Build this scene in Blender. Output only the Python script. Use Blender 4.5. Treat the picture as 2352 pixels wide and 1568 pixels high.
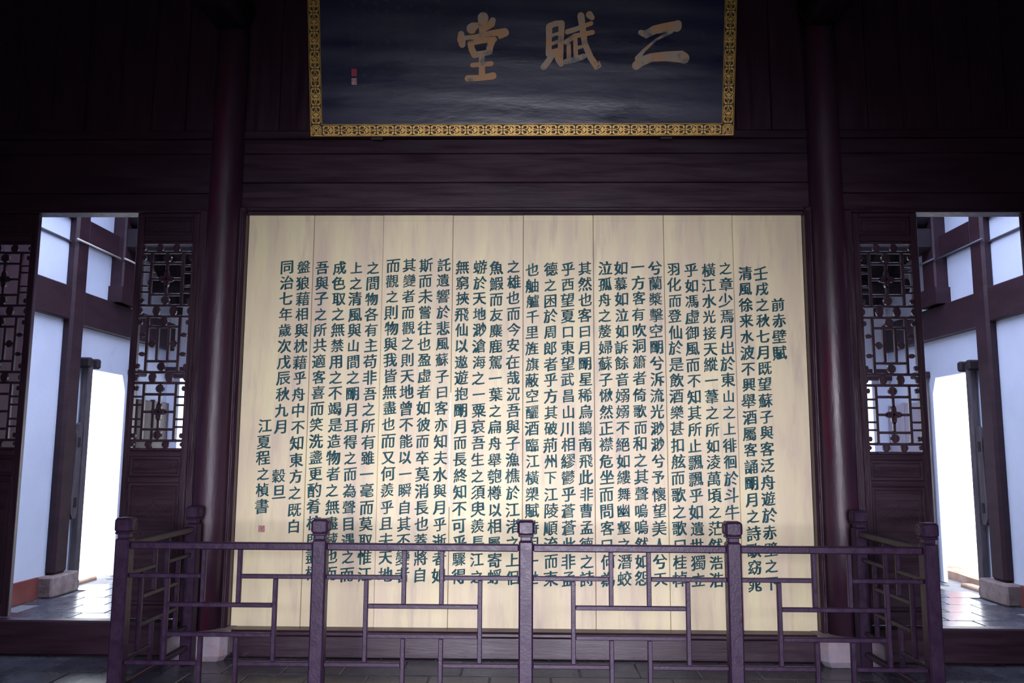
import bpy, math, random
from mathutils import Vector, Matrix
for _o in list(bpy.data.objects): bpy.data.objects.remove(_o)
random.seed(7)
scene = bpy.context.scene
col = scene.collection
# ---------------------------------------------------------------- camera, light, exposure
def setup_camera():
    cam = bpy.data.cameras.new('camera'); cam.sensor_width = 36.0; cam.lens = 1916.7/2352*36
    cam.clip_start = 0.05; cam.clip_end = 200
    o = bpy.data.objects.new('camera', cam); col.objects.link(o)
    p, yw, ro = 0.1288, 0.020, 0.005
    f = Vector((-math.sin(yw)*math.cos(p), math.cos(yw)*math.cos(p), math.sin(p)))
    r = Vector((math.cos(yw), math.sin(yw), 0)); u = r.cross(f)
    r2 = r*math.cos(ro)+u*math.sin(ro); u2 = u*math.cos(ro)-r*math.sin(ro)
    m = Matrix((( r2.x,u2.x,-f.x,0.0438),(r2.y,u2.y,-f.y,0.0),(r2.z,u2.z,-f.z,1.6),(0,0,0,1)))
    o.matrix_world = m
    scene.camera = o
setup_camera()
w = bpy.data.worlds.new('daylight'); scene.world = w; w.use_nodes = True
bg = w.node_tree.nodes['Background']; bg.inputs[0].default_value = (0.90, 0.94, 1.0, 1); bg.inputs[1].default_value = 7.0
def area(name, loc, aim, sx, sy, power, colr, spread=math.pi):
    l = bpy.data.lights.new(name, 'AREA'); l.shape = 'RECTANGLE'; l.size = sx; l.size_y = sy
    l.energy = power; l.color = colr; l.spread = spread
    o = bpy.data.objects.new(name, l); col.objects.link(o); o.location = loc
    d = Vector(aim)-Vector(loc); o.rotation_euler = d.to_track_quat('-Z', 'Y').to_euler()
    return o
# daylight from the open front doors behind the camera, and from the light well behind the screen wall
area('front_doors_daylight', (0.1, -2.2, 1.55), (0.0, 6.7, 0.75), 3.2, 1.5, 122, (0.88, 0.85, 1.0), math.radians(54))
area('light_well_daylight', (0, 8.0, 5.9), (0, 8.0, 0), 10.2, 1.6, 400, (0.36, 0.50, 1.0))
vs = scene.view_settings
vs.view_transform = 'Standard'; vs.look = 'None'; vs.exposure = 0.0; vs.gamma = 1.0; vs.use_curve_mapping = False
scene.cycles.use_denoising = True
scene.cycles.max_bounces = 8
scene.cycles.sample_clamp_indirect = 6.0
# ---------------------------------------------------------------- materials
def mat(name, c1, c2=None, rough=0.5, spec=0.5, scale=4.0, stretch=(1,1,1), bump=0.0, bscale=30, ramp=(0.35,0.65), rand=0.0, metal=0.0, coat=0.0, c3=None, c3scale=1.0, c3pos=(0.6,0.7), c3stretch=None, rvar=0.0):
    m = bpy.data.materials.new(name); m.use_nodes = True; nt = m.node_tree; N = nt.nodes; L = nt.links
    b = N['Principled BSDF']; b.inputs['Roughness'].default_value = rough; b.inputs['Metallic'].default_value = metal
    b.inputs['Specular IOR Level'].default_value = spec; b.inputs['Coat Weight'].default_value = coat; b.inputs['Coat Roughness'].default_value = 0.2
    geo = N.new('ShaderNodeNewGeometry')
    def noise(sc, st, det=5):
        mp = N.new('ShaderNodeMapping'); mp.inputs['Scale'].default_value = st; L.new(geo.outputs['Position'], mp.inputs[0])
        n = N.new('ShaderNodeTexNoise'); n.inputs['Scale'].default_value = sc; n.inputs['Detail'].default_value = det; n.inputs['Roughness'].default_value = 0.6
        L.new(mp.outputs[0], n.inputs['Vector']); return n
    def mix(fac, a, c):
        mx = N.new('ShaderNodeMix'); mx.data_type = 'RGBA'
        if isinstance(fac, float): mx.inputs[0].default_value = fac
        else: L.new(fac, mx.inputs[0])
        for i, v in ((6, a), (7, c)):
            if isinstance(v, tuple): mx.inputs[i].default_value = (*v, 1)
            else: L.new(v, mx.inputs[i])
        return mx.outputs[2]
    def rmp(n, p0, p1):
        r = N.new('ShaderNodeMapRange'); r.inputs['From Min'].default_value = p0; r.inputs['From Max'].default_value = p1; L.new(n.outputs[0], r.inputs[0]); return r.outputs[0]
    out = c1
    n1 = noise(scale, stretch)
    if c2: out = mix(rmp(n1, *ramp), c1, c2)
    if c3:
        n3 = noise(c3scale, c3stretch or stretch, 8); out = mix(rmp(n3, *c3pos), out if not isinstance(out, tuple) else out, c3)
    if rand:
        oi = N.new('ShaderNodeObjectInfo'); hs = N.new('ShaderNodeHueSaturation')
        mr = N.new('ShaderNodeMapRange'); mr.inputs['To Min'].default_value = 1-rand; mr.inputs['To Max'].default_value = 1+rand; L.new(oi.outputs['Random'], mr.inputs[0])
        L.new(mr.outputs[0], hs.inputs['Value'])
        if isinstance(out, tuple): hs.inputs['Color'].default_value = (*out, 1)
        else: L.new(out, hs.inputs['Color'])
        out = hs.outputs[0]
    if isinstance(out, tuple): b.inputs['Base Color'].default_value = (*out, 1)
    else: L.new(out, b.inputs['Base Color'])
    if rvar:
        r = N.new('ShaderNodeMapRange'); r.inputs['From Min'].default_value = .3; r.inputs['From Max'].default_value = .7
        r.inputs['To Min'].default_value = max(0.03, rough-rvar); r.inputs['To Max'].default_value = rough+rvar
        L.new(n1.outputs[0], r.inputs[0]); L.new(r.outputs[0], b.inputs['Roughness'])
    if bump:
        nb = noise(bscale, stretch); bp = N.new('ShaderNodeBump'); bp.inputs['Strength'].default_value = bump; bp.inputs['Distance'].default_value = 0.01
        L.new(nb.outputs[0], bp.inputs['Height']); L.new(bp.outputs[0], b.inputs['Normal'])
    return m
M = {}
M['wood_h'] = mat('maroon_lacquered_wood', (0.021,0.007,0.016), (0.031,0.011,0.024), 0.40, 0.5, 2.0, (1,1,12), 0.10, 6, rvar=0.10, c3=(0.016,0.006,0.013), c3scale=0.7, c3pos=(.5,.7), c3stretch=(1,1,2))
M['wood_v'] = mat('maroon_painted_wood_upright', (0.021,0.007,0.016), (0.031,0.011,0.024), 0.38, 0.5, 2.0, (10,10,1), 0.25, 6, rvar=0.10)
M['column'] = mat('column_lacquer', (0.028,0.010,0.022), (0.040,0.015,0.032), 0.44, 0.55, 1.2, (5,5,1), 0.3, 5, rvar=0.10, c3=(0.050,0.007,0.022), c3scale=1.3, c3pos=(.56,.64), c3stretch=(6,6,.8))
M['rail'] = mat('railing_lacquer', (0.020,0.008,0.025), (0.028,0.012,0.034), 0.40, 0.28, 6.0, (3,3,3), 0.15, 20, rvar=0.08)
M['cream'] = mat('cream_painted_plank', (0.71,0.63,0.39), (0.60,0.49,0.36), 0.52, 0.4, 1.1, (5,5,.8), 0.12, 8, ramp=(.35,.7), c3=(0.47,0.38,0.31), c3scale=1.6, c3pos=(.53,.80), c3stretch=(7,7,1.0), rand=0.03)
M['ink'] = mat('teal_green_paint', (0.012,0.055,0.066), (0.024,0.090,0.100), 0.65, 0.15, 9.0)
M['seal_red'] = mat('red_seal_paint', (0.28,0.07,0.10), (0.45,0.30,0.26), 0.6, 0.3, 120.0, ramp=(.45,.55))
M['navy'] = mat('dark_blue_lacquer', (0.006,0.009,0.040), (0.011,0.013,0.052), 0.36, 0.6, 1.0, (1.0,1,3.5), 0.35, 2.2, rvar=0.12, c3=(0.030,0.028,0.030), c3scale=9, c3pos=(.62,.72), c3stretch=(2,1,.8))
M['gold'] = mat('old_gold_leaf', (0.62,0.36,0.075), (0.75,0.48,0.14), 0.42, 0.5, 30, rvar=0.1, metal=0.35)
M['gold_dark'] = mat('dark_gold_ground', (0.035,0.020,0.010), None, 0.6)
M['gilt_tan'] = mat('worn_tan_gilding', (0.62,0.33,0.15), (0.46,0.38,0.30), 0.5, 0.4, 5, ramp=(.42,.62), c3=(0.17,0.20,0.22), c3scale=7, c3pos=(.52,.62))
M['faint_green'] = mat('faded_green_paint', (0.014,0.065,0.062), (0.024,0.085,0.075), 0.5, 0.4, 20)
M['pink_seal'] = mat('pale_pink_seal', (0.55,0.33,0.34), (0.30,0.16,0.18), 0.6, 0.3, 90, ramp=(.5,.56))
M['bright_red_seal'] = mat('red_lacquer_seal', (0.40,0.03,0.06), (0.25,0.05,0.08), 0.5, 0.4, 90, ramp=(.5,.56))
M['plaster'] = mat('lime_plaster', (0.60,0.64,0.76), (0.52,0.56,0.68), 0.9, 0.2, 1.2, (1,1,1), 0.15, 20, ramp=(.4,.75), c3=(0.40,0.44,0.54), c3scale=2.2, c3pos=(.62,.85))
M['timber'] = mat('aisle_dark_timber', (0.024,0.009,0.014), (0.038,0.015,0.023), 0.5, 0.35, 2.5, (1,1,3), 0.3, 10)
M['roofwood'] = mat('roof_dark_timber', (0.018,0.012,0.016), (0.03,0.02,0.025), 0.7, 0.3, 3)
M['redbase'] = mat('red_painted_skirting', (0.16,0.035,0.03), (0.20,0.06,0.05), 0.7, 0.3, 5)
M['stone'] = mat('pinkish_granite', (0.36,0.29,0.32), (0.28,0.25,0.31), 0.75, 0.3, 9, (1,1,1), 0.5, 40, c3=(0.32,0.15,0.12), c3scale=5, c3pos=(.58,.75))
M['stone_dull'] = mat('weathered_brown_stone', (0.20,0.14,0.13), (0.30,0.24,0.23), 0.8, 0.3, 8, (1,1,1), 0.5, 30)
M['tile'] = mat('grey_stone_tile', (0.050,0.053,0.070), (0.080,0.080,0.102), 0.27, 0.5, 3.5, (1,1,1), 0.12, 10, rvar=0.08, rand=0.18, c3=(0.19,0.19,0.21), c3scale=4, c3pos=(.62,.8))
M['grout'] = mat('light_grey_mortar', (0.24,0.235,0.25), (0.18,0.18,0.20), 0.9, 0.2, 12)
M['paving'] = mat('sunlit_paving', (0.55,0.54,0.52), (0.48,0.46,0.45), 0.9, 0.2, 3)
M['pinkwall'] = mat('pink_limewash', (0.78,0.46,0.48), (0.82,0.55,0.55), 0.9, 0.2, 2)
M['whitewall'] = mat('outdoor_whitewash', (0.80,0.80,0.80), None, 0.9, 0.2)
M['stepstone'] = mat('brown_step_stone', (0.42,0.32,0.26), (0.32,0.20,0.14), 0.85, 0.2, 6, (1,1,1), 0.4, 20)
M['pipe'] = mat('pale_plastic_conduit', (0.55,0.50,0.45), None, 0.5)
M['pipe_dark'] = mat('grey_conduit', (0.10,0.10,0.13), None, 0.5)
M['oldwood'] = mat('weathered_grey_wood', (0.06,0.05,0.06), (0.11,0.09,0.10), 0.7, 0.3, 3, (8,8,1), 0.4, 8)
M['greydoor'] = mat('lavender_grey_door_paint', (0.30,0.27,0.34), (0.36,0.32,0.38), 0.7, 0.3, 2, (6,6,1))
# ---------------------------------------------------------------- mesh helpers
class MB:
    def __init__(s): s.v = []; s.f = []
    def add(s, vs_, fs):
        n = len(s.v); s.v += [tuple(p) for p in vs_]; s.f += [tuple(i+n for i in q) for q in fs]; return s
    def box(s, x0, x1, y0, y1, z0, z1, b=0.004):
        if x0 > x1: x0, x1 = x1, x0
        if y0 > y1: y0, y1 = y1, y0
        if z0 > z1: z0, z1 = z1, z0
        b = min(b, (x1-x0)*.4, (y1-y0)*.4, (z1-z0)*.4)
        lo = (x0,y0,z0); hi = (x1,y1,z1); vs_ = []; idx = {}
        for sx in (0,1):
            for sy in (0,1):
                for sz in (0,1):
                    for ax in range(3):
                        p = []
                        for a, sg in enumerate((sx,sy,sz)):
                            q = hi[a] if sg else lo[a]
                            if a != ax: q += -b if sg else b
                            p.append(q)
                        idx[(sx,sy,sz,ax)] = len(vs_); vs_.append(p)
        fs = []
        for ax in range(3):
            o1, o2 = [a for a in range(3) if a != ax]
            for sg in (0,1):
                q = []
                for s1, s2 in ((0,0),(1,0),(1,1),(0,1)):
                    k = [0,0,0]; k[ax] = sg; k[o1] = s1; k[o2] = s2; q.append(idx[(*k, ax)])
                fl = (sg == 1) ^ (ax == 1)
                fs.append(q if fl else q[::-1])
        cen = Vector(((x0+x1)/2,(y0+y1)/2,(z0+z1)/2))
        def orient(q):
            a, b_, c_ = (Vector(vs_[q[i]]) for i in range(3)); n = (b_-a).cross(c_-a)
            m_ = sum((Vector(vs_[i]) for i in q), Vector())/len(q)-cen
            return q if n.dot(m_) > 0 else q[::-1]
        for ax in range(3):
            o1, o2 = [a for a in range(3) if a != ax]
            for s1 in (0,1):
                for s2 in (0,1):
                    k0 = [0,0,0]; k1 = [0,0,0]; k1[ax] = 1
                    for k in (k0,k1): k[o1] = s1; k[o2] = s2
                    fs.append([idx[(*k0,o1)], idx[(*k1,o1)], idx[(*k1,o2)], idx[(*k0,o2)]])
        for sx in (0,1):
            for sy in (0,1):
                for sz in (0,1): fs.append([idx[(sx,sy,sz,a)] for a in range(3)])
        return s.add(vs_, [orient(q) for q in fs])
    def cyl(s, p0, p1, r0, r1=None, seg=16, caps=True):
        r1 = r0 if r1 is None else r1; p0 = Vector(p0); p1 = Vector(p1); d = (p1-p0).normalized()
        a = d.orthogonal().normalized(); b = d.cross(a); n = len(s.v)
        for p, r in ((p0,r0),(p1,r1)):
            for i in range(seg):
                t = 2*math.pi*i/seg; s.v.append(tuple(p+(a*math.cos(t)+b*math.sin(t))*r))
        for i in range(seg):
            j = (i+1)%seg; s.f.append((n+i, n+j, n+seg+j, n+seg+i))
        if caps: s.f.append(tuple(n+i for i in range(seg))[::-1]); s.f.append(tuple(n+seg+i for i in range(seg)))
        return s
    def lathe(s, c, prof, seg=20, sq=0.0):
        n = len(s.v)
        for r, z in prof:
            for i in range(seg):
                t = 2*math.pi*i/seg; s.v.append((c[0]+r*math.cos(t), c[1]+r*math.sin(t), c[2]+z))
        for k in range(len(prof)-1):
            for i in range(seg):
                j = (i+1)%seg; s.f.append((n+k*seg+i, n+k*seg+j, n+(k+1)*seg+j, n+(k+1)*seg+i))
        s.f.append(tuple(n+i for i in range(seg))[::-1]); s.f.append(tuple(n+(len(prof)-1)*seg+i for i in range(seg)))
        return s
    def prism(s, poly, fn, d0, d1):
        # poly: 2d outline, fn(u, v, d) -> 3d
        n = len(s.v); k = len(poly)
        for d in (d0, d1):
            for u, v in poly: s.v.append(tuple(fn(u, v, d)))
        s.f.append(tuple(n+i for i in range(k))); s.f.append(tuple(n+k+i for i in range(k))[::-1])
        for i in range(k):
            j = (i+1)%k; s.f.append((n+i, n+k+i, n+k+j, n+j))
        return s
    def tube2d(s, pts, fn, d0, d1, cap=7):
        # a brush stroke or ribbon: pts (u, v, r) joined, extruded from d0 to d1
        L = []; R = []; k = len(pts)
        for i, (u, v, r) in enumerate(pts):
            a = pts[max(0,i-1)]; b = pts[min(k-1,i+1)]; tx, ty = b[0]-a[0], b[1]-a[1]; l = math.hypot(tx,ty) or 1
            tx /= l; ty /= l; L.append((u-ty*r, v+tx*r)); R.append((u+ty*r, v-tx*r))
            if i == 0: t0 = math.atan2(ty,tx)
            if i == k-1: t1 = math.atan2(ty,tx)
        out = list(L)
        u, v, r = pts[-1]
        out += [(u+r*math.cos(t1+math.pi/2-math.pi*q/(cap+1)), v+r*math.sin(t1+math.pi/2-math.pi*q/(cap+1))) for q in range(1,cap+1)]
        out += R[::-1]
        u, v, r = pts[0]
        out += [(u+r*math.cos(t0-math.pi/2-math.pi*q/(cap+1)), v+r*math.sin(t0-math.pi/2-math.pi*q/(cap+1))) for q in range(1,cap+1)]
        return s.strip(L, R, out, fn, d0, d1)
    def strip(s, L, R, out, fn, d0, d1):
        n = len(s.v); k = len(out)
        for d in (d0, d1):
            for u, v in out: s.v.append(tuple(fn(u, v, d)))
        m = len(L); cap = (k-2*m)//2
        # front (d1) faces as quads between L and R, caps as fans
        for o in (k,):
            for i in range(m-1): s.f.append((n+o+i, n+o+i+1, n+o+m+cap+(m-1-(i+1)), n+o+m+cap+(m-1-i)))
            s.f.append(tuple(n+o+m-1+q for q in range(cap+2)))
            s.f.append(tuple([n+o+2*m+cap-1+q for q in range(cap+1)]+[n+o]))
        for i in range(k):
            j = (i+1)%k; s.f.append((n+i, n+j, n+k+j, n+k+i))
        return s
    def build(s, name, m, parent=None, smooth=False, local=False):
        xs, ys, zs = zip(*s.v); c = ((min(xs)+max(xs))/2, (min(ys)+max(ys))/2, min(zs))
        me = bpy.data.meshes.new(name); me.from_pydata([(p[0]-c[0], p[1]-c[1], p[2]-c[2]) for p in s.v], [], s.f); me.validate(); me.update()
        if smooth: me.polygons.foreach_set('use_smooth', [True]*len(me.polygons))
        me.materials.append(m if not isinstance(m, str) else M[m])
        o = bpy.data.objects.new(name, me); col.objects.link(o)
        base = (0,0,0)
        if parent:
            o.parent = parent
            if not local: base = WL[parent.name]
        o.location = (c[0]-base[0], c[1]-base[1], c[2]-base[2])
        WL[o.name] = c
        return o
WL = {}
def tag(o, label=None, cat=None, group=None, kind=None):
    if label: o['label'] = label
    if cat: o['category'] = cat
    if group: o['group'] = group
    if kind: o['kind'] = kind
    return o
def empty(name, loc, label, cat, group=None, kind=None):
    o = bpy.data.objects.new(name, None); col.objects.link(o); o.empty_display_size = 0.1; o.location = loc; WL[o.name] = loc
    return tag(o, label, cat, group, kind)
def share(src, parent, loc, rot=None):
    # loc in world (unrotated parents)
    c = src.copy(); col.objects.link(c); c.parent = parent; b = WL[parent.name]
    c.location = (loc[0]-b[0], loc[1]-b[1], loc[2]-b[2]); WL[c.name] = loc
    if rot: c.rotation_euler = rot
    return c
# ---------------------------------------------------------------- room shell
WX = 5.2            # inner face of the side walls
YB = 6.77           # face of the screen wall
DOOR_Y0, DOOR_Y1, DOOR_Z = 9.74, 10.74, 2.53
def shell():
    f = empty('floor', (0,5,0), 'grey stone tiled floor running through the hall and the aisle behind', 'floor', kind='structure')
    MB().box(-5.5, 5.5, -2.6, 12.3, -0.14, -0.012, 0.0).build('mortar_bed', 'grout', f)
    P = 0.43; proto = MB().box(-.211, .211, -.211, .211, -0.05, 0.0, 0.006)
    src = None; rest = MB(); n = 0
    y = 6.19+P/2; rows = []
    k0 = -int((6.19+2.5)/P)
    for k in range(k0, 14):
        cy = 6.19+P/2+k*P
        for j in range(-14, 14):
            cx = 0.85+P/2+j*P+(P/2 if k % 2 else 0)
            if cx-.2 < -5.19 or cx+.2 > 5.19 or cy+.2 > 11.98: continue
            front = 5.7 < cy < 6.66 and abs(cx) < 0.62*cy+.3
            back = cy > 6.7 and abs(cx) > 0.42*cy-.25 and abs(cx) > 2.5
            dz = random.uniform(-.003, .0)
            if (front or back) and n < 290:
                if src is None:
                    src = proto.build('floor_tile', 'tile', f); src.location = (cx, cy-5, -.05+dz); WL[src.name] = (cx,cy,-.05)
                else:
                    share(src, f, (cx, cy, -.05+dz), (random.uniform(-.003,.003), random.uniform(-.003,.003), random.uniform(-.01,.01)))
                n += 1
            else: rest.box(cx-.211, cx+.211, cy-.211, cy+.211, -.05, dz, .006)
    tag(rest.build('far_floor_tiles', 'tile', f), kind='stuff')
    # side walls, with the bright doorway in each
    for sx, nm in ((-1,'wall_left'), (1,'wall_right')):
        wl = empty(nm, (sx*WX, 5, 0), ('left' if sx < 0 else 'right')+' white plastered side wall with an open doorway at the back', 'wall', kind='structure')
        x0, x1 = sx*WX, sx*(WX+.05)
        m = MB(); m.box(x0, x1, 6.9, DOOR_Y0, 0, 6.6, 0); m.box(x0, x1, DOOR_Y1, 12.3, 0, 6.6, 0); m.box(x0, x1, DOOR_Y0, DOOR_Y1, DOOR_Z, 6.6, 0)
        c = .09
        for (a, sg) in ((DOOR_Y0, 1), (DOOR_Y1, -1)):
            m.prism([(a, DOOR_Z), (a+sg*c, DOOR_Z), (a, DOOR_Z-2.2*c)], lambda u, v, d: (d, u, v), x0, x1)
        m.build('plaster', 'plaster', wl)
        MB().box(x0, x1, -2.6, 6.9, 0, 6.6, 0).build('dark_boarding', 'timber', wl)
    # red skirting and stone blocks under the wall posts
    for sx, nm in ((-1,'baseboard_left'), (1,'baseboard_right')):
        b = MB().box(sx*WX, sx*(WX-.03), 6.95, 9.05, 0, .225).box(sx*WX, sx*(WX-.03), 10.92, 10.975, 0, .225).build(nm, 'redbase')
        tag(b, 'red painted skirting along the foot of the %s white wall' % ('left' if sx < 0 else 'right'), 'skirting', kind='structure')
    # wall behind, closing the aisle, with a wide opening in the middle
    wb = empty('wall_back', (0,12,0), 'rear wall of the aisle seen through the lattice doors', 'wall', kind='structure')
    MB().box(-5.2, 5.2, 12, 12.25, 2.68, 5.0, 0).box(-5.2, -5.02, 12, 12.25, 0, 2.68, 0).box(4.95, 5.2, 12, 12.25, 0, 2.68, 0).build('plaster', 'plaster', wb)
    for sx, mt in ((-1, 'timber'), (1, 'greydoor')):
        for i in range(6):
            a = 4.88-.616*(i+1); xx = sorted((sx*a, sx*(a+.60)))
            MB().box(xx[0], xx[1], 12.02, 12.08, 0.02, 2.66).build('rear_door_panel', mt, wb)
    MB().box(-5.2, 5.2, 11.9, 12.0, 2.60, 2.76).box(-5.2, 5.2, 11.9, 12.0, 3.75, 3.95).build('cross_rail', 'timber', wb)
    # front wall behind the camera, open doorway in the middle
    wf = MB().box(-5.2, -1.1, -2.6, -2.45, 0, 6.6, 0).box(1.1, 5.2, -2.6, -2.45, 0, 6.6, 0).box(-1.1, 1.1, -2.6, -2.45, 2.1, 6.6, 0).build('wall_front', 'timber')
    tag(wf, 'dark front wall of the hall with its doorway standing open', 'wall', kind='structure')
    # ceilings
    cl = empty('ceiling', (0,5,6.3), 'dark ceiling of the hall and sloping roof over the aisle', 'ceiling', kind='structure')
    MB().box(-5.46, 5.46, -2.6, 7.1, 6.2, 6.3, 0).build('hall_ceiling', 'roofwood', cl)
    MB().prism([(8.9,5.75), (12.3,3.45), (12.3,3.55), (8.9,5.85)], lambda u, v, d: (d, u, v), -5.46, 5.46).build('roof_boarding', 'roofwood', cl)
    r = None
    for i in range(30):
        x = -5.08+i*.35
        if r is None:
            r = MB().prism([(8.9,5.63), (12.0,3.53), (12.0,3.65), (8.9,5.75)], lambda u, v, d: (x+d, u, v), -.045, .045).build('rafter', 'roofwood', cl); rz = WL[r.name]
        else: share(r, cl, (x, rz[1], rz[2]))
    for yy, zz in ((10.35, 4.62), (11.3, 3.95)):
        MB().cyl((-5.2,yy,zz-.12), (5.2,yy,zz-.12), .11).build('purlin', 'roofwood', cl, smooth=True)
shell()
# ---------------------------------------------------------------- wall over the screen and the side bays
def upper_wall():
    w_ = empty('wall_middle', (0,YB,3.59), 'dark maroon boarded wall over the inscribed screen and side openings', 'wall', kind='structure')
    for x0, x1, tg in ((-2.38,2.38,0), (-5.2,-2.6,1), (2.6,5.2,1)):
        zs = (3.592, 3.812, 4.063, 4.19) if not tg else (3.57, 3.72, 4.063, 4.19)
        for i in range(3):
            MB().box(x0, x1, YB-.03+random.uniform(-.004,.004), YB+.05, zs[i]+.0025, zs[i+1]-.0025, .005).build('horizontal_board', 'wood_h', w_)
        MB().box(x0, x1, YB-.055, YB+.05, 4.193, 4.262, .012).build('ledge_moulding', 'wood_h', w_)
        n = 16 if not tg else 9
        for i in range(n):
            a = x0+(x1-x0)*i/n; b = x0+(x1-x0)*(i+1)/n
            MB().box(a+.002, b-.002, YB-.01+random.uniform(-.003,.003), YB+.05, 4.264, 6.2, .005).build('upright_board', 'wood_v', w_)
    MB().box(-5.2, 5.2, YB+.05, YB+.12, 3.57, 6.3, 0).build('backing', 'timber', w_)
upper_wall()
def trims():
    t = MB().box(-2.37, 2.37, YB-.055, YB+.0, 3.566, 3.592, .006).box(-2.37, 2.37, YB-.03, YB+.05, 3.537, 3.566, .006).build('trim_1', 'wood_h')
    tag(t, 'thin maroon moulding along the top edge of the cream screen', 'moulding', kind='structure')
    for i, sx in enumerate((-1,1)):
        j = MB().box(sx*2.302, sx*2.385, YB-.08, YB+.06, 0.21, 3.592, .01).box(sx*2.31, sx*2.335, YB-.10, YB-.08, 0.21, 3.55, .008).build('trim_%d' % (i+2), 'wood_v')
        tag(j, 'maroon upright jamb at the %s edge of the cream screen' % ('left' if sx < 0 else 'right'), 'door frame', kind='structure')
        j = MB().box(sx*2.59, sx*2.70, YB-.06, YB+.08, 0.0, 3.57, .01).box(sx*5.2, sx*5.12, YB-.06, YB+.08, 0.0, 3.57, .01).box(sx*2.6, sx*5.2, YB-.05, YB+.1, 3.55, 3.575, .006).build('trim_%d' % (i+4), 'wood_v')
        tag(j, 'maroon frame round the %s side opening' % ('left' if sx < 0 else 'right'), 'door frame', kind='structure')
        th = MB().box(sx*2.68, sx*5.2, YB-.11, YB-.0, 0.0, .262, .012).build('threshold', 'wood_h')
        tag(th, 'high dark maroon threshold across the %s side opening' % ('left' if sx < 0 else 'right'), 'threshold', 'wooden thresholds of the side openings')
    sill = empty('screen_sill', (0,YB-.06,0), 'maroon wooden sill board under the cream inscribed screen', 'sill')
    MB().box(-2.25, 2.25, YB-.11, YB+.04, 0.0, .165, .008).build('sill_board', 'wood_h', sill)
    MB().box(-2.36, 2.36, YB-.15, YB+.04, .165, .212, .014).build('sill_cap', 'wood_h', sill)
trims()
# ---------------------------------------------------------------- columns and their stones, tie beams
def columns():
    for sx, sd in ((-1,'left'), (1,'right')):
        x = sx*2.485; y = 6.70
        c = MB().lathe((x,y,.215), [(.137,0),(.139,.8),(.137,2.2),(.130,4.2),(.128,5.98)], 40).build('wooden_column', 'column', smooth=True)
        tag(c, 'tall round maroon column to the %s of the cream screen' % sd, 'column', 'round columns beside the screen')
        st = MB().lathe((x,y,0), [(.215,0),(.245,.035),(.248,.19),(.235,.214)], 8); rot = math.pi/8
        st = MB(); oct_ = [( .245, .14),(.245,-.14),(.205,-.20),(-.205,-.20),(-.245,-.14),(-.245,.14),(-.2,.2),(.2,.2)]
        st2 = MB(); n = 8
        for k, (sc, z) in enumerate(((.86,0),(1,.045),(1.0,.19),(.97,.215))):
            for u, v in oct_: st2.v.append((x+u*sc, y-.01+v*sc, z))
        for k in range(3):
            for i in range(n):
                j = (i+1)%n; st2.f.append((k*n+i, k*n+j, (k+1)*n+j, (k+1)*n+i)[::-1])
        st2.f.append(tuple(3*n+i for i in range(n))[::-1]); st2.f.append(tuple(range(n)))
        s_ = st2.build('column_stone', 'stone')
        tag(s_, 'rough pinkish stone block under the %s maroon column' % sd, 'stone base', 'stone blocks under the two columns')
        tb = MB().cyl((x,6.62,5.28), (x,-2.4,5.28), .19, seg=24).build('tie_beam', 'column', smooth=True)
        tag(tb, 'dark round beam running forward from the top of the %s column' % sd, 'beam', 'round tie beams under the roof')
columns()
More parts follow.
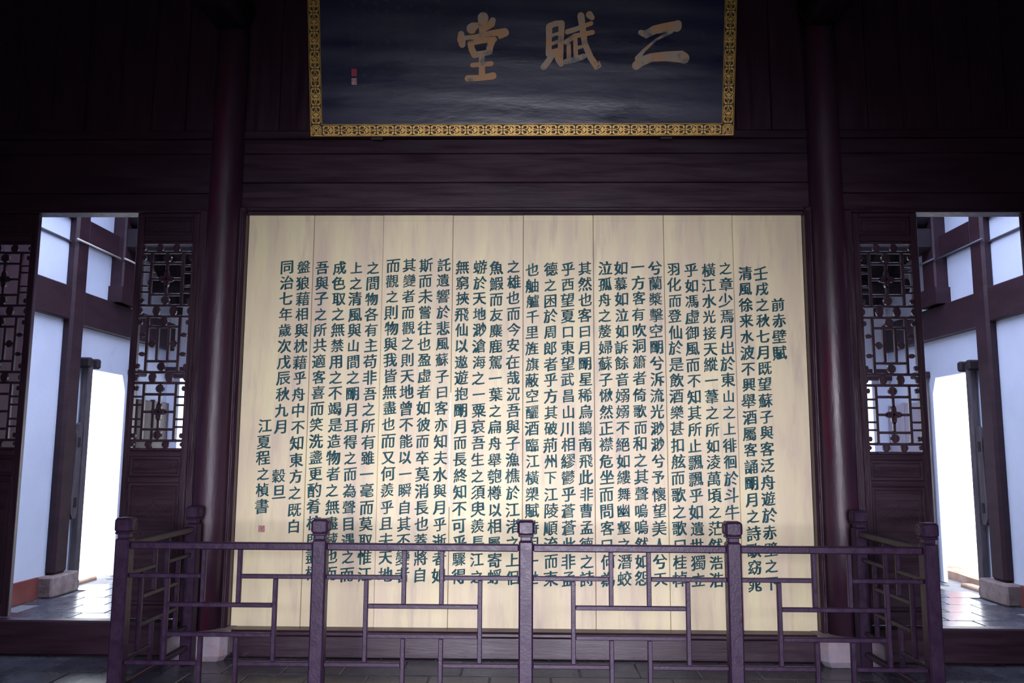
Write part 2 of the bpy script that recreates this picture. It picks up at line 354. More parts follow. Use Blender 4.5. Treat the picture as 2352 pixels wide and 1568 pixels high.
# ---------------------------------------------------------------- inscribed cream screen
COLS = [
('前赤壁賦',2.085,2.787,-.1337),
('壬戌之秋七月既望蘇子與客泛舟遊於赤壁之下',1.954,3.045,-.1302),
('清風徐来水波不興舉酒屬客誦朙月之詩歌窈窕',1.823,3.045,-.1309),
('之章少焉月出於東山之上徘徊於斗牛之間白露',1.661,3.084,-.1312),
('橫江水光接天縱一葦之所如淩萬頃之茫然浩浩',1.524,3.073,-.1305),
('乎如馮虛御風而不知其所止飄飄乎如遺世獨立',1.381,3.073,-.1305),
('羽化而登仙於是飲酒樂甚扣舷而歌之歌曰桂棹',1.242,3.080,-.1308),
('兮蘭槳擊空朙兮泝流光渺渺兮予懷望美人兮天',1.085,3.091,-.1313),
('一方客有吹洞簫者倚歌而和之其聲嗚嗚然如怨',0.945,3.098,-.1315),
('如慕如泣如訴餘音嫋嫋不絕如縷舞幽壑之潛蛟',0.804,3.091,-.1314),
('泣孤舟之嫠婦蘇子愀然正襟危坐而問客曰何為',0.671,3.087,-.1312),
('其然也客曰月朙星稀烏鵲南飛此非曹孟德之詩',0.506,3.087,-.1312),
('乎西望夏口東望武昌山川相繆鬱乎蒼蒼此非孟',0.364,3.083,-.1310),
('德之困於周郎者乎方其破荊州下江陵順流而東',0.225,3.077,-.1307),
('也舳艫千里旌旗蔽空釃酒臨江橫槊賦詩固一世',0.075,3.072,-.1303),
('之雄也而今安在哉況吾與子漁樵於江渚之上侶',-0.080,3.101,-.1316),
('魚鰕而友麋鹿駕一葉之扁舟舉匏樽以相屬寄蜉',-0.223,3.090,-.1310),
('蝣於天地渺滄海之一粟哀吾生之須臾羨長江之',-0.361,3.095,-.1312),
('無窮挾飛仙以遨遊抱朙月而長終知不可乎驟得',-0.504,3.095,-.1310),
('託遺響於悲風蘇子曰客亦知夫水與月乎逝者如',-0.661,3.114,-.1318),
('斯而未嘗往也盈虛者如彼而卒莫消長也蓋將自',-0.808,3.113,-.1316),
('其變者而觀之則天地曾不能以一瞬自其不變者',-0.947,3.113,-.1316),
('而觀之則物與我皆無盡也而又何羨乎且夫天地',-1.085,3.108,-.1312),
('之間物各有主苟非吾之所有雖一毫而莫取惟江',-1.251,3.089,-.1302),
('上之清風與山間之朙月耳得之而為聲目遇之而',-1.390,3.089,-.1302),
('成色取之無禁用之不竭是造物者之無盡藏也而',-1.527,3.089,-.1300),
('吾與子之所共適客喜而笑洗盞更酌肴核既盡杯',-1.672,3.089,-.1298),
('盤狼藉相與枕藉乎舟中不知東方之既白',-1.826,3.094,-.1320),
('同治七年歲次戊辰秋九月　　穀旦',-1.963,3.094,-.1316),
('江夏程之楨書',-2.096,1.780,-.1286),
]
GL = {}
def glyph(ch):
    if ch in GL: return GL[ch]
    cu = bpy.data.curves.new('g', 'FONT'); cu.body = ch; cu.size = 1.0; cu.resolution_u = 2; cu.fill_mode = 'FRONT'
    o = bpy.data.objects.new('g', cu); col.objects.link(o)
    me = bpy.data.meshes.new_from_object(o.evaluated_get(bpy.context.evaluated_depsgraph_get()))
    V = [(v.co.x, v.co.y) for v in me.vertices]; F = []
    for p in me.polygons:
        q = list(p.vertices); a = sum(V[q[i]][0]*V[q[(i+1)%len(q)]][1]-V[q[(i+1)%len(q)]][0]*V[q[i]][1] for i in range(len(q)))
        F.append(q if a > 0 else q[::-1])
    bpy.data.objects.remove(o); bpy.data.curves.remove(cu); bpy.data.meshes.remove(me)
    cnt = {}
    for q in F:
        for i in range(len(q)):
            e = (q[i], q[(i+1)%len(q)]); cnt[e] = 1
    B = [e for e in cnt if (e[1],e[0]) not in cnt]
    nx = [[0,0] for _ in V]
    for a, b in B:
        dx, dy = V[b][0]-V[a][0], V[b][1]-V[a][1]; l = math.hypot(dx,dy) or 1
        for i in (a,b): nx[i][0] += dy/l; nx[i][1] += -dx/l
    W = []
    for (x,y), (a,b) in zip(V, nx):
        l = math.hypot(a,b)
        if l > 0: a /= l; b /= l
        # brush weight: uprights swell more than level strokes, level strokes rise to the right
        k = (1+.5*math.sin(5.1*x+3.7*y+ord(ch)))*min(1.0, (70/len(V))**.6)
        x2 = x+a*.034*k; y2 = y+b*.016*k
        W.append(((x2-.5)*.97, (y2-.375)*1.02+.10*(x2-.5)))
    GL[ch] = (W, F, B); return GL[ch]
def write(text, x, z, pitch, em, y0, name, parent):
    m = MB()
    for i, ch in enumerate(text):
        if ch == '　': continue
        W, F, B = glyph(ch); a = random.uniform(-.03,.03); e = em*random.uniform(.94,1.04)
        if ch in '一二口曰日山之上下': e *= .93
        ox = x+random.uniform(-.004,.004); oz = z+pitch*i+random.uniform(-.003,.003); n = len(m.v); k = len(W)
        for d in (y0+.004, y0-.004):
            for u, v in W: m.v.append((ox+e*(u-a*v), d, oz+e*(v+a*u)))
        for q in F: m.f.append(tuple(n+k+j for j in q))
        for p, q in B: m.f.append((n+p, n+q, n+k+q, n+k+p))
    return m.build(name, 'ink', parent)
def screen():
    sc_ = empty('inscribed_screen', (0,YB,.21), 'large cream plank screen covered in columns of teal calligraphy', 'screen')
    seams = [-2.302,-1.751,-1.169,-.588,-.002,.578,1.160,1.729,2.302]
    planks = []
    for i in range(8):
        a = seams[i]+.0016; b = seams[i+1]-.0016; y = YB+random.uniform(-.002,.002); z0, z1 = .208, 3.54
        if i == 2:   # shrunken edge: a slit of daylight shows between this plank and the next
            poly = [(a,z0),(b,z0),(b,1.16),(b-.006,1.20),(b-.006,1.48),(b-.001,1.50),(b-.009,1.54),(b-.009,1.90),(b-.002,2.0),(b,2.05),(b,z1),(a,z1)]
            m = MB().prism(poly, lambda u, v, d: (u, d, v), y, y+.028)
        else: m = MB().box(a, b, y, y+.028, z0, z1, .0035)
        p = m.build('plank', 'cream', sc_); planks.append(p)
        MB().box(a+.001, b-.001, y-.003, y+.002, 3.487, 3.535, .002).build('top_batten', 'cream', p)
    light_stop = MB().box(-2.302,-.610, YB+.034, YB+.05, .208, 3.54, 0).box(-.566,2.302, YB+.034, YB+.05, .208, 3.54, 0).box(-.610,-.566, YB+.034, YB+.05, 2.06, 3.54, 0).box(-.610,-.566, YB+.034, YB+.05, .208, 1.14, 0).build('backing', 'timber', sc_)  # unseen dark backing, added to stop light leaking through the seams beside the slit
    for t, x, z, pitch in COLS:
        i = max(k for k in range(8) if seams[k] <= x)
        write(t, x, z, pitch, .118, YB, 'text_column', planks[i])
    MB().box(-2.112, -2.060, YB-.004, YB+.004, .937, .988, .001).build('seal', 'seal_red', planks[0])
    tag(bpy.data.objects['seal'], 'small faded reddish square seal')
screen()
# ---------------------------------------------------------------- hanging name board
STROKES = {'tang': [[(-0.3095, 0.9406, 0.0438), (-0.3124, 0.875, 0.0343), (-0.3144, 0.8136, 0.0247)], [(-0.4021, 0.8561, 0.0419), (-0.3866, 0.8709, 0.0362), (-0.3413, 0.8882, 0.0152)], [(-0.2308, 0.9183, 0.0247), (-0.2417, 0.8921, 0.0305), (-0.2826, 0.8485, 0.0114)], [(-0.4884, 0.8127, 0.0247), (-0.4868, 0.7705, 0.0343), (-0.4798, 0.7308, 0.0267)], [(-0.4777, 0.7792, 0.0171), (-0.3688, 0.7875, 0.0209), (-0.2419, 0.8176, 0.0228), (-0.1333, 0.8259, 0.0324)], [(-0.1280, 0.8200, 0.0290), (-0.174, 0.7880, 0.0152)], [(-0.4126, 0.7349, 0.0247), (-0.401, 0.6909, 0.0267), (-0.3802, 0.6467, 0.0267)], [(-0.4098, 0.7393, 0.019), (-0.3145, 0.7591, 0.0209), (-0.2193, 0.7675, 0.0228)], [(-0.2375, 0.7517, 0.0267), (-0.2557, 0.7078, 0.0267), (-0.2585, 0.6726, 0.0267)], [(-0.3784, 0.6467, 0.0247), (-0.2603, 0.6656, 0.0209)], [(-0.3221, 0.6464, 0.0228), (-0.3197, 0.5581, 0.0247), (-0.319, 0.4696, 0.0267)], [(-0.3969, 0.5655, 0.019), (-0.3242, 0.5705, 0.019), (-0.2451, 0.5773, 0.0209)], [(-0.4338, 0.4594, 0.0267), (-0.3245, 0.4643, 0.0228), (-0.2289, 0.4799, 0.0286)]], 'fu': [[(0.2267, 0.8653, 0.0267), (0.2254, 0.7584, 0.0228), (0.2241, 0.6529, 0.0247)], [(0.2311, 0.8741, 0.0228), (0.2807, 0.8913, 0.0228), (0.3275, 0.8928, 0.0247)], [(0.3276, 0.8823, 0.0247), (0.3221, 0.7492, 0.0228), (0.3167, 0.5909, 0.0247)], [(0.236, 0.7935, 0.0133), (0.3082, 0.815, 0.0133)], [(0.2364, 0.7276, 0.0133), (0.3085, 0.7536, 0.0133)], [(0.2276, 0.6635, 0.019), (0.3089, 0.6878, 0.0143)], [(0.253, 0.6528, 0.0286), (0.2279, 0.6045, 0.0247), (0.1829, 0.5473, 0.0247)], [(0.2819, 0.6615, 0.019), (0.3003, 0.6086, 0.0228), (0.3259, 0.5732, 0.0228)], [(0.3758, 0.8261, 0.0209), (0.4433, 0.8468, 0.019), (0.5672, 0.8908, 0.0171)], [(0.361, 0.7446, 0.019), (0.4347, 0.7925, 0.019), (0.5769, 0.8199, 0.019)], [(0.4829, 0.9497, 0.0286), (0.4973, 0.8535, 0.0257), (0.5164, 0.7308, 0.0238), (0.5625, 0.6251, 0.0257), (0.6222, 0.5385, 0.0267), (0.6392, 0.5543, 0.0152), (0.6334, 0.5896, 0.0048)], [(0.5521, 0.958, 0.0286), (0.573, 0.9361, 0.0209)], [(0.4394, 0.7662, 0.0171), (0.4451, 0.608, 0.019)], [(0.3855, 0.7208, 0.0171), (0.3892, 0.5906, 0.019)], [(0.4445, 0.696, 0.0133), (0.4913, 0.7089, 0.0133)], [(0.362, 0.5889, 0.0209), (0.4271, 0.6036, 0.0228), (0.5101, 0.6324, 0.0209)]], 'er': [[(0.9676, 0.818, 0.0209), (1.0065, 0.803, 0.0324), (1.0822, 0.8402, 0.0343), (1.1717, 0.8572, 0.0362), (1.2568, 0.8673, 0.041)], [(1.2660, 0.8830, 0.0300), (1.2580, 0.8600, 0.0380)], [(1.2172, 0.8238, 0.0133), (1.0926, 0.7615, 0.0095), (0.995, 0.676, 0.0133), (0.9464, 0.6147, 0.0228)], [(0.9355, 0.5575, 0.0343), (0.9693, 0.5882, 0.0381), (1.059, 0.6213, 0.0343), (1.1759, 0.6296, 0.0381), (1.302, 0.6264, 0.0476), (1.3203, 0.6149, 0.0438)]]}
def plaque():
    al = math.radians(13); pl = empty('name_plaque', (-.022,6.6,4.16), 'dark blue lacquered name plaque with gold scroll border, leaning forward high on the wall', 'plaque')
    pl.rotation_euler = (al, 0, 0)
    H = 1.68; W = 1.7385; B = .098
    X = lambda u, v, d: (u, -d, v)
    MB().box(-W, W, 0.0, .05, 0, H, .006).build('backboard', 'gold_dark', pl, local=True)
    # the cloth-covered lacquer field, slightly cockled
    m = MB(); nx, nz = 60, 30
    for j in range(nz+1):
        for i in range(nx+1):
            u = -W+B+(2*W-2*B)*i/nx; v = B+(H-2*B)*j/nz
            d = .012+.0012*math.sin(v*23+u*1.3)+.0010*math.sin(v*41+2.1*u+1)+.0006*math.sin(u*9+v*5)
            m.v.append(X(u,v,d))
    for j in range(nz):
        for i in range(nx):
            a = j*(nx+1)+i; m.f.append((a, a+1, a+nx+2, a+nx+1))
    f = m.build('lacquer_field', 'navy', pl, smooth=True, local=True)
    # border: frame lips and repeated gilded scroll pieces
    for k, (u0,u1,v0,v1) in enumerate(((-W,W,0,.008),(-W,-W+.006,0,H),(W-.006,W,0,H),(-W+B-.004,W-B+.004,B-.006,B),(-W+B-.006,-W+B,B,H-B),(W-B,W-B+.006,B,H-B),(-W,W,H-.008,H))):
        MB().box(u0,u1,-.020,0.0,v0,v1,.002).build('border_lip', 'gold', pl, local=True)
    def scroll(L, h):
        s_ = MB(); g = lambda u, v, d: X(u*L/2, v*h/2, d)
        def rib(pts, r): s_.tube2d([(a,b,r*q) for a,b,q in pts], g, .004, .016, 3)
        def arc(cx, cy, ra, rb, a0, a1, r, n=9, taper=.55):
            rib([(cx+ra*math.cos(math.radians(a0+(a1-a0)*i/n)), cy+rb*math.sin(math.radians(a0+(a1-a0)*i/n)), 1-(1-taper)*i/n) for i in range(n+1)], r)
        for sy in (1,-1):
            arc(-.60, .50*sy, .30, .36, sy*200, sy*-80, .105)      # outer curls
            arc(.60, .50*sy, .30, .36, sy*-20, sy*260, .105)
            rib([(-.92,.10*sy,1),(-.80,.02*sy,.8),(-.62,.14*sy,.7)], .09)
            rib([(.92,.10*sy,1),(.80,.02*sy,.8),(.62,.14*sy,.7)], .09)
            rib([(-.38,.86*sy,.8),(-.1,.90*sy,1),(.22,.66*sy,1),(.34,.30*sy,1),(.30,.0,1)], .10)
            rib([(.38,.86*sy,.7),(.2,.92*sy,.8)], .09)
            rib([(-.30,.52*sy,.6),(-.16,.60*sy,.9),(-.02,.40*sy,1),(-.20,.05*sy,1)], .09)
        arc(0.08, 0, .10, .22, 0, 350, .07, 8, 1)
        return s_
    L = (2*W-2*B)/22; hp = scroll(L*.96, B-.016)
    src = hp.build('scroll_ornament', 'gold', pl, local=True); base = src.location.copy()
    def put(u, v, r):
        c = src.copy(); col.objects.link(c); c.parent = pl
        R = Matrix.Rotation(r, 4, 'Y'); c.rotation_euler = (0, r, 0); c.location = Vector((u,0,v))+R@base; return c
    first = True
    for v in (B/2, H-B/2):
        for i in range(22):
            u = -W+B+L*(i+.5)
            if first: src.location = Vector((u,0,v))+base; first = False
            else: put(u, v, 0)
    nv = 10; Lv = (H-2*B)/nv
    for u in (-W+B/2, W-B/2):
        for i in range(nv): put(u, B+Lv*(i+.5), math.pi/2)
    for u in (-W+B/2, W-B/2):
        for v in (B/2, H-B/2):
            c = MB()
            for q in range(3):
                r = .038-.012*q; c.tube2d([(u-r,v-r,.004),(u-r,v+r*.6,.004),(u-r*.6,v+r,.004),(u+r*.6,v+r,.004),(u+r,v+r*.6,.004),(u+r,v-r,.004),(u-r*.4,v-r,.004)], X, .004, .016, 3)
            c.build('corner_ornament', 'gold', pl, local=True)
    for key in ('tang','fu','er'):
        c = MB()
        for i, st in enumerate(STROKES[key]): c.tube2d(st, X, .008, .019+.0004*i, 8)
        c.build('large_character', 'gilt_tan', pl, local=True)
    MB().box(-1.391,-1.345,-.017,-.005,.482,.543,.002).build('seal', 'bright_red_seal', pl, local=True)['label'] = 'small square red seal'
    MB().box(-1.391,-1.347,-.017,-.005,.414,.468,.002).build('seal', 'pink_seal', pl, local=True)['label'] = 'small square pale pink seal'
    # faded vertical rows of tiny characters, too worn to read
    for k, (u, v0, n) in enumerate(((-1.376,.55+.07,11),(-1.278,.40,14),(-1.182,.64,10),(-1.089,.58,11),(-.993,.60,11),(-.889,.62,10),(-.782,.60,10),(-.675,.64,9))):
        c = MB()
        for i in range(n):
            v = v0+.085*i
            if v > H-B-.05: break
            for q in range(4):
                a = u+random.uniform(-.012,.012); b = v+random.uniform(-.02,.02); t = random.choice((0,0,1.57,.8,-.8)); l = random.uniform(.008,.016)
                c.tube2d([(a-l*math.cos(t), b-l*math.sin(t), .0028), (a+l*math.cos(t), b+l*math.sin(t), .0022)], X, .010, .0162, 2)
        c.build('faded_character_row', 'faint_green', pl, local=True)
    for u in (-1.2, 1.2):
        MB().cyl((u,.02,H-.03),(u,.16,H-.60),.012,seg=8).build('hanging_rod', 'roofwood', pl, local=True)
        MB().box(u-.05,u+.05,.045,.12,-.02,.03).build('support_peg', 'roofwood', pl, local=True)
plaque()
# ---------------------------------------------------------------- railing
def railing():
    R = empty('railing', (0,5.35,0), 'dark maroon wooden railing with lattice panels in front of the cream screen', 'railing')
    yc = 5.35
    def post(x, y):
        s_ = .045; p = MB()
        p.box(x-s_, x+s_, y-s_, y+s_, 0, 1.035, .010).build
        o = p.build('post', 'rail', R)
        c = MB().box(x-.034, x+.034, y-.034, y+.034, 1.033, 1.066, .006)
        c.box(x-.048, x+.048, y-.048, y+.048, 1.060, 1.076, .006)
        c.box(x-.053, x+.053, y-.053, y+.053, 1.072, 1.162, .014)
        k = c.build('post_cap', 'rail', o)
        for dx, dy in ((0,-1),(0,1),(-1,0),(1,0)):   # raised rounded-square panel carved on each face of the cap
            m = MB(); r = .030; pts = []
            for a in range(0,360,15):
                ca, sa = math.cos(math.radians(a)), math.sin(math.radians(a)); q = .55
                pts.append((r*math.copysign(abs(ca)**q, ca), r*math.copysign(abs(sa)**q, sa)))
            for i in range(24):
                a, b = pts[i], pts[(i+1)%24]
                fn = (lambda u, v, d: (x+u, y+dy*(.053+d), 1.117+v)) if dx == 0 else (lambda u, v, d: (x+dx*(.053+d), y+u, 1.117+v))
                m.prism([(a[0]*1.1,a[1]*1.1),(b[0]*1.1,b[1]*1.1),(b[0]*.9,b[1]*.9),(a[0]*.9,a[1]*.9)], fn, -.002, .0035)
            for v in (-.012,.006): m.prism([(-.015,v),(.012,v),(.014,v+.006),(-.013,v+.006)], fn, -.002, .003)
            CAPS.append((m, o))
        return o
    CAPS = []
    front = [-2.505,-1.261,.031,1.319,2.526]
    for x in front: post(x, yc)
    YBK = 6.42
    for x in (-2.495, 2.515): post(x, YBK)
    for m, o in CAPS: m.build('cap_carving', 'rail', o)
    def panel(p, q):
        # p, q: ends between the posts (x, y)
        p = Vector((p[0],p[1],0)); q = Vector((q[0],q[1],0)); d = q-p; Ln = d.length; d = d/Ln; n = Vector((-d.y,d.x,0))
        ax = abs(d.x) > .5
        def bar(u0, u1, z0, z1, name='lattice_bar', w=.014, bv=.004):
            a = p+d*(u0*Ln); b = p+d*(u1*Ln)
            if ax: m = MB().box(a.x, b.x, a.y-w, a.y+w, z0, z1, bv)
            else: m = MB().box(a.x-w, a.x+w, a.y, b.y, z0, z1, bv)
            return m.build(name, 'rail', R)
        bar(0,1,.968,1.013,'top_rail',.026,.007)
        bar(0,1,.115,.150,'bottom_rail',.022,.006)
        t = .014/Ln; v1, v2, v3, v4 = .208, .404, .600, .800; A, B_, C_, D_ = .805,.630,.452,.280; h = .0135
        bar(0,v2-t,A-h,A+h); bar(v3+t,1,A-h,A+h)
        for v in (v2,v3):
            bar(v-t,v+t,B_+h,.970); bar(v-t,v+t,.148,C_-h)
        bar(v1+t,v4-t,B_-h-.0,B_+h-.0); bar(v1+t,v4-t,C_-h,C_+h)
        for v in (v1,v4): bar(v-t,v+t,D_+h,A-h)
        bar(0,v2-t,D_-h,D_+h); bar(v3+t,1,D_-h,D_+h)
    for i in range(4): panel((front[i]+.045,yc),(front[i+1]-.045,yc))
    panel((front[0]+.005,yc+.045),(front[0]+.005,YBK-.045)); panel((front[4]-.005,yc+.045),(front[4]-.005,YBK-.045))
railing()
# ---------------------------------------------------------------- lattice door leaves
def leaf(name, x0, x1, y, label, flip=1, angle=0.0, hinge=None):
    # x0..x1 leaf, built upright at y
    L = empty(name, (hinge if hinge is not None else (x0+x1)/2, y, .265), label, 'lattice door', 'lattice door leaves of the side openings', 'structure')
    z0, z1 = .265, 3.55; st = .058; yf, yb = y-.024, y+.024
    B = lambda nm, a, b, c, d, f=yf, g=yb, bv=.005, mt='wood_v': MB().box(a,b,f,g,c,d,bv).build(nm, mt, L)
    B('stile', x0, x0+st, z0, z1); B('stile', x1-st, x1, z0, z1)
    for a, b in ((3.515,z1),(3.31,3.37),(1.53,1.578),(1.32,1.372),(z0,.37)):
        B('cross_rail', x0+st, x1-st, a, b, mt='wood_h')
    def inset(a, b):
        B('inset_panel', x0+st, x1-st, a, b, y-.002, y+.010, .001, 'wood_h')
        # raised bead round the panel
        m = MB(); q = .022
        for (p1,p2,p3,p4) in ((x0+st+q,x1-st-q,a+q,a+q+.008),(x0+st+q,x1-st-q,b-q-.008,b-q),(x0+st+q,x0+st+q+.008,a+q,b-q),(x1-st-q-.008,x1-st-q,a+q,b-q)):
            m.box(p1,p2,y-.010,y-.001,p3,p4,.003)
        m.build('panel_bead', 'wood_h', L)
    inset(3.37,3.515); inset(1.372,1.53); inset(.37,1.32)
    xc = (x0+x1)/2; hw = (x1-x0)/2-st
    X = lambda u: xc+u*hw
    # carved oval on the two narrow panels, cloud scroll on the tall one
    fn = lambda u, v, d: (u, y-d, v)
    for zz in (3.4425, 1.451):
        m = MB(); a, b = hw*.62, .024
        pts = [(xc+a*math.copysign(abs(math.cos(t))**.35, math.cos(t)), zz+b*math.copysign(abs(math.sin(t))**.6, math.sin(t))) for t in [2*math.pi*i/28 for i in range(28)]]
        for i in range(28): m.tube2d([(*pts[i],.0022),(*pts[(i+1)%28],.0022)], fn, 0, .008, 1)
        m.build('carved_oval', 'wood_h', L)
    m = MB()
    def sweep(pts, r=.0032): m.tube2d([(X(a), b, r) for a, b in pts], fn, 0, .009, 2)
    for s in (-1,1):
        sweep([(0,1.215),(s*.70,1.215)]); sweep([(s*.70,1.215),(s*.76,1.205),(s*.78,1.185),(s*.78,1.02)])
        sweep([(0,1.175),(s*.08,1.150),(s*.22,1.130),(s*.36,1.120),(s*.48,1.095)]); sweep([(s*.48,1.095),(s*.60,1.085),(s*.66,1.105),(s*.56,1.118),(s*.50,1.105)])
        sweep([(0,1.06),(s*.14,1.085),(s*.26,1.06),(s*.20,1.035),(s*.08,1.04)]); sweep([(0,.80),(s*.2,.78),(s*.3,.82),(s*.22,.86),(s*.1,.84)])
        sweep([(s*.78,1.02),(s*.80,.6),(s*.70,.56)]); sweep([(0,.55),(s*.70,.55)])
        sweep([(s*.42,.92),(s*.62,.92),(s*.62,.84),(s*.42,.84),(s*.42,.92)])
    m.build('carved_scroll', 'wood_h', L)
    # lattice
    t = .0105; ya, yz = y-.014, y+.014
    def bar(u0, u1, za, zb): MB().box(X(u0) if abs(u0) < 1 else X(u0), X(u1), ya, yz, za, zb, .003).build('lattice_bar', 'wood_v', L)
    def H_(z, u0=-1, u1=1): bar(u0, u1, z-t, z+t)
    def V_(u, za, zb): MB().box(X(u)-t, X(u)+t, ya, yz, za, zb, .003).build('lattice_bar', 'wood_v', L)
    def rosette(u, z, r=.036):
        m = MB(); k = 14; pts = []
        for i in range(k*2): rr = r*(1 if i % 2 else .84); a = math.pi*i/k; pts.append((X(u)+rr*math.cos(a), z+rr*math.sin(a)))
        m.prism(pts, fn, -.012, .012)
        for i in range(k): a = 2*math.pi*i/k; m.tube2d([(X(u)+r*.25*math.cos(a), z+r*.25*math.sin(a), .002),(X(u)+r*.9*math.cos(a+.3), z+r*.9*math.sin(a+.3), .004)], fn, .010, .016, 1)
        m.build('rosette', 'wood_v', L)
    def cloud(u, z, r=.026, hgt=.040):
        # small carved spacer block with scalloped sides
        pts = []
        for i in range(24):
            a = 2*math.pi*i/24; rr = 1+.16*math.cos(4*a); pts.append((X(u)+r*rr*math.copysign(abs(math.cos(a))**.7, math.cos(a)), z+hgt*math.copysign(abs(math.sin(a))**.7, math.sin(a))))
        MB().prism(pts, fn, -.010, .010).build('carved_spacer', 'wood_v', L)
    def tick(s, z): bar(*( (-1,-.66) if s < 0 else (.66,1)), z-.008, z+.008)
    for z in (3.22,2.77,2.679,2.215,2.127,1.658): H_(z)
    H_(3.300); H_(1.588)
    for za, zb in ((3.22,3.29),(2.679,2.77),(2.127,2.215),(1.598,1.658)):
        for u in (-.34,.34): cloud(u, (za+zb)/2, hgt=(zb-za)/2)
        for u in (-.99,.99): cloud(u, (za+zb)/2, .016, (zb-za)*.3)
    for top, bot in ((3.22,2.77),(2.127,1.658)):
        i1 = top-.093; i2 = bot+.091; mid = (i1+i2)/2
        for u in (-.64,.64): V_(u, bot+t, top-t)
        H_(i1,-.6,.6); H_(i2,-.6,.6); V_(0, i2+t, i1-t)
        bar(-.6,-.05,mid-t,mid+t); bar(.05,.6,mid-t,mid+t)
        rosette(0, (top+i1)/2); rosette(0, (bot+i2)/2)
        m = MB(); pts = []
        for i in range(48):
            a = 2*math.pi*i/48; rr = .030+.034*abs(math.cos(2*a))**1.6; pts.append((X(0)+rr*math.cos(a), mid+rr*1.15*math.sin(a)))
        m.prism(pts, fn, -.013, .014)
        for q in range(4): a = math.pi/2*q; m.tube2d([(X(0)+.010*math.cos(a), mid+.010*math.sin(a), .004),(X(0)+.05*math.cos(a), mid+.056*math.sin(a), .007)], fn, .012, .020, 2)
        m.build('four_petal_boss', 'wood_v', L)
        for s in (-1,1):
            for z in (i1-.02, mid+.055, mid-.06, i2+.02): tick(s, z)
            cloud(s*.93, top-.045, .012, .02); cloud(s*.93, bot+.04, .012, .02)
    top, bot = 2.679,2.215; i1 = top-.086; i2 = bot+.091; mid = (i1+i2)/2
    for u in (-.64,.64): V_(u, bot+t, top-t)
    H_(i1,-.6,.6); H_(i2,-.6,.6)
    for u in (-.22,.22): V_(u, i2+t, i1-t)
    rosette(0, (top+i1)/2); rosette(0, (bot+i2)/2)
    for s in (-1,1):
        cloud(s*.43, mid, .024, .030)
        cloud(s*.82, mid+.075, .022, .018); cloud(s*.82, mid-.085, .022, .018); cloud(s*.94, top-.05, .012, .02); cloud(s*.94, bot+.05, .012, .02)
    return L
leaf('door_1', -3.235, -2.705, YB, 'carved lattice door leaf fixed beside the left column')
leaf('door_2', 2.705, 3.237, YB, 'carved lattice door leaf fixed beside the right column')
leaf('door_3', -4.62, -4.085, YB+.02, 'shadowed lattice door leaf cut by the left edge of the photo')
leaf('door_4', 4.105, 4.64, YB+.02, 'lattice door leaf whose edge just shows at the right edge of the photo')
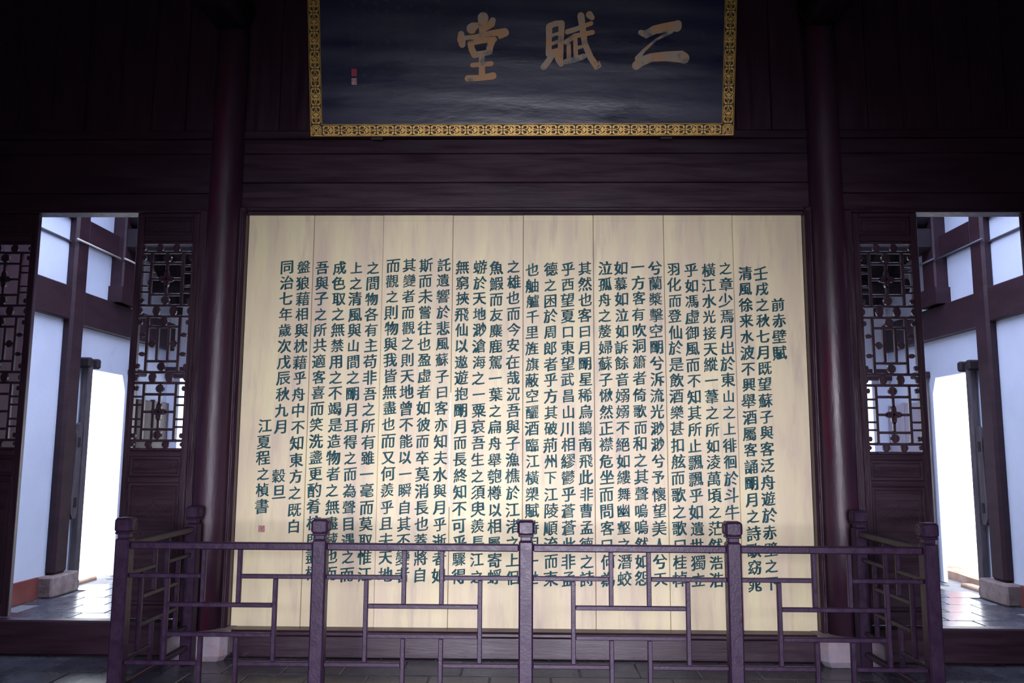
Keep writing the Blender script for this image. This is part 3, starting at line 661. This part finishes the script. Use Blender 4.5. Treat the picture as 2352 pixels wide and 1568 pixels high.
# ---------------------------------------------------------------- timbers of the aisle walls
def aisle():
    for sx, sd in ((-1,'left'), (1,'right')):
        a = sx*(WX+.02); P = lambda d: sx*(WX-d)
        o = MB().box(a, P(.10), 9.20, 9.47, .225, 6.0, .03).build('wall_post', 'timber'); tag(o, 'dark timber post against the %s white wall, standing on a stone block' % sd, 'post', 'full-height posts on the aisle walls')
        o = MB().box(a, P(.08), 6.95, 9.20, 3.03, 3.41, .012).box(a, P(.08), 9.47, 12.0, 3.0, 3.395, .012).build('wall_beam', 'timber'); tag(o, 'broad dark timber beam along the %s white wall above door height' % sd, 'beam', 'broad lower beams on the aisle walls')
        o = MB().box(a, P(.07), 6.95, 9.20, 4.20, 4.50, .012).build('upper_wall_beam', 'timber'); tag(o, 'short dark beam near the top of the %s wall, nearer than the post' % sd, 'beam', 'upper front beams on the aisle walls')
        o = MB().box(a, P(.08), 9.47, 10.2, 3.98, 4.25, .012).build('upper_wall_beam', 'timber'); tag(o, 'dark upper beam on the %s wall between the tall post and the hanging post' % sd, 'beam', 'upper rear beams on the aisle walls')
        hp = empty('hanging_post', (P(.08),10.35,3.40), 'short dark post with a carved foot resting on the %s wall beam' % sd, 'post', 'short posts with carved feet')
        MB().box(a, P(.16), 10.18, 10.50, 3.40, 4.75, .02).build('shaft', 'timber', hp)
        m = MB()
        prof = [(10.14,3.40),(10.62,3.40),(10.66,3.45),(10.62,3.50),(10.66,3.55),(10.60,3.60),(10.50,3.61),(10.14,3.60)]
        m.prism(prof, lambda u, v, d: (d, u, v), *sorted((P(0.0), P(.18)))); m.build('carved_foot', 'timber', hp)
        o = MB().box(a, P(.16), 10.5, 12.0, 4.15, 4.38, .01).build('eaves_beam', 'roofwood'); tag(o, 'black beam under the sloping roof at the far end of the %s wall' % sd, 'beam', 'eaves beams of the aisle')
        # cross beam over the aisle
        o = MB().box(P(.1), sx*2.6, 10.22, 10.46, 4.10, 4.36, .02).build('cross_beam', 'roofwood'); tag(o, 'dark cross beam under the roof rafters on the %s' % sd, 'beam', 'cross beams of the aisle roof')
        b = MB().box(a, P(.16), 9.07, 9.62, 0, .222, .018).build('post_stone', 'stone_dull'); tag(b, 'squared stone block under the timber post of the %s wall' % sd, 'stone base', 'stone blocks under the wall posts')
        # conduit
        cd = empty('conduit', (P(.02),9,3.93), 'thin straight conduit fixed high along the %s white wall' % sd, 'pipe', 'conduits on the aisle walls')
        MB().cyl((P(.015),7.0,3.93),(P(.015),9.2,3.93),.014,seg=10).build('front_run', 'pipe_dark', cd, smooth=True)
        MB().cyl((P(.125),9.15,3.945),(P(.125),10.15,3.95),.013,seg=10).cyl((P(.18),10.15,3.95),(P(.18),11.0,3.955),.013,seg=10).build('rear_run', 'pipe' if sx < 0 else 'pipe_dark', cd, smooth=True)
        # door pivot posts with top sockets and the wooden lock board
        dp = empty('door_pivot_post', (P(.05),9.64,0), 'weathered door pivot post with wooden lock board at the near side of the %s doorway' % sd, 'door post', 'door pivot posts')
        MB().box(P(.02), P(.10), 9.64, 9.735, .02, 2.60, .012).build('shaft', 'oldwood', dp)
        m = MB().box(P(0), P(.16), 9.53, 9.62, 2.52, 2.64, .02).box(P(0), P(.16), 9.72, 9.80, 2.52, 2.64, .02).box(P(0), P(.06), 9.53, 9.80, 2.54, 2.62, .01); m.build('top_socket', 'roofwood', dp)
        out = [(9.63,1.86),(9.60,1.89),(9.55,1.86),(9.51,1.76),(9.525,1.60),(9.505,1.35),(9.49,1.05),(9.50,.86),(9.55,.79),(9.61,.80),(9.63,.86)]
        MB().prism(out, lambda u, v, d: (d, u, v), *sorted((P(.03), P(.075)))).build('lock_board', 'oldwood', dp)
        for z in (1.66, .98): MB().box(P(.076), P(.085), 9.545, 9.595, z-.055, z+.055, .004).build('bolt_hole', 'roofwood', dp)
        MB().box(P(.0), P(.10), 9.625, 9.75, 0, .10, .01).build('foot_socket', 'stone_dull', dp)
        dp = empty('door_pivot_post', (P(.05),10.85,0), 'door pivot post at the far side of the %s doorway' % sd, 'door post', 'door pivot posts')
        MB().box(P(.02), P(.09), 10.80, 10.89, .02, 2.56, .012).build('shaft', 'oldwood', dp)
        MB().box(P(0), P(.15), 10.77, 11.02, 2.54, 2.62, .012).build('top_socket', 'roofwood', dp)
        o = MB().box(P(.03), P(.07), 10.98, 11.44, .02, 2.24, .01).box(P(.03), P(.07), 11.46, 11.94, .02, 2.24, .01).box(P(.02), P(.085), 11.43, 11.47, .02, 2.26, .008).build('wall_boarding', 'timber' if sx < 0 else 'greydoor'); tag(o, '%s boarding at the far end of the %s wall behind the lattice' % (('dark wood','left') if sx < 0 else ('pale lavender grey','right')), 'panel')
        o = MB().box(a, P(.10), 7.95, 8.42, 0, 6.0, .03).build('wall_post', 'timber'); tag(o, 'dark timber post on the %s white wall, half hidden by the outer lattice leaf' % sd, 'post', 'near posts of the aisle walls')
        # doorstep stone in the opening
        o = MB().box(sx*5.26, sx*5.40, 9.76, 10.47, -.12, .03, .015).build('doorstep', 'stepstone'); tag(o, 'low stone strip outside the %s doorway' % sd, 'step', 'stone strips outside the doorways')
aisle()
# ---------------------------------------------------------------- outside, through the side doorways
def outside():
    for sx, sd in ((-1,'left'), (1,'right')):
        g = MB().box(sx*5.25, sx*16, 6, 20, -.26, -.12, 0).build('paved_ground', 'paving'); tag(g, 'sunlit pale paving beyond the %s doorway' % sd, 'ground', kind='structure')
        h = MB().box(sx*13, sx*13.3, 4, 26, -.02, 3.6, 0).build('courtyard_wall', 'whitewall'); tag(h, 'glaring white courtyard wall beyond the %s doorway' % sd, 'wall')
    s1 = MB().prism([(5.44,9.95),(5.41,10.5),(5.45,10.9),(5.42,11.5),(7.4,11.5),(7.4,9.9),(6.3,9.9)], lambda u, v, d: (u, v, d), -.12, .085).build('stone_step', 'stepstone')
    tag(s1, 'lower irregular stone step outside the right doorway', 'step')
    s2 = MB().prism([(5.92,10.0),(5.90,11.05),(7.3,11.1),(7.3,10.0)], lambda u, v, d: (u, v, d), .085, .25).build('stone_step', 'stepstone')
    tag(s2, 'upper brown stone step outside the right doorway, behind the lower one', 'step')
    pw = MB().box(5.30, 5.86, 11.56, 11.8, -.12, .86, .02).build('pink_wall', 'pinkwall'); tag(pw, 'low pink washed wall outside the right doorway', 'wall')
outside()
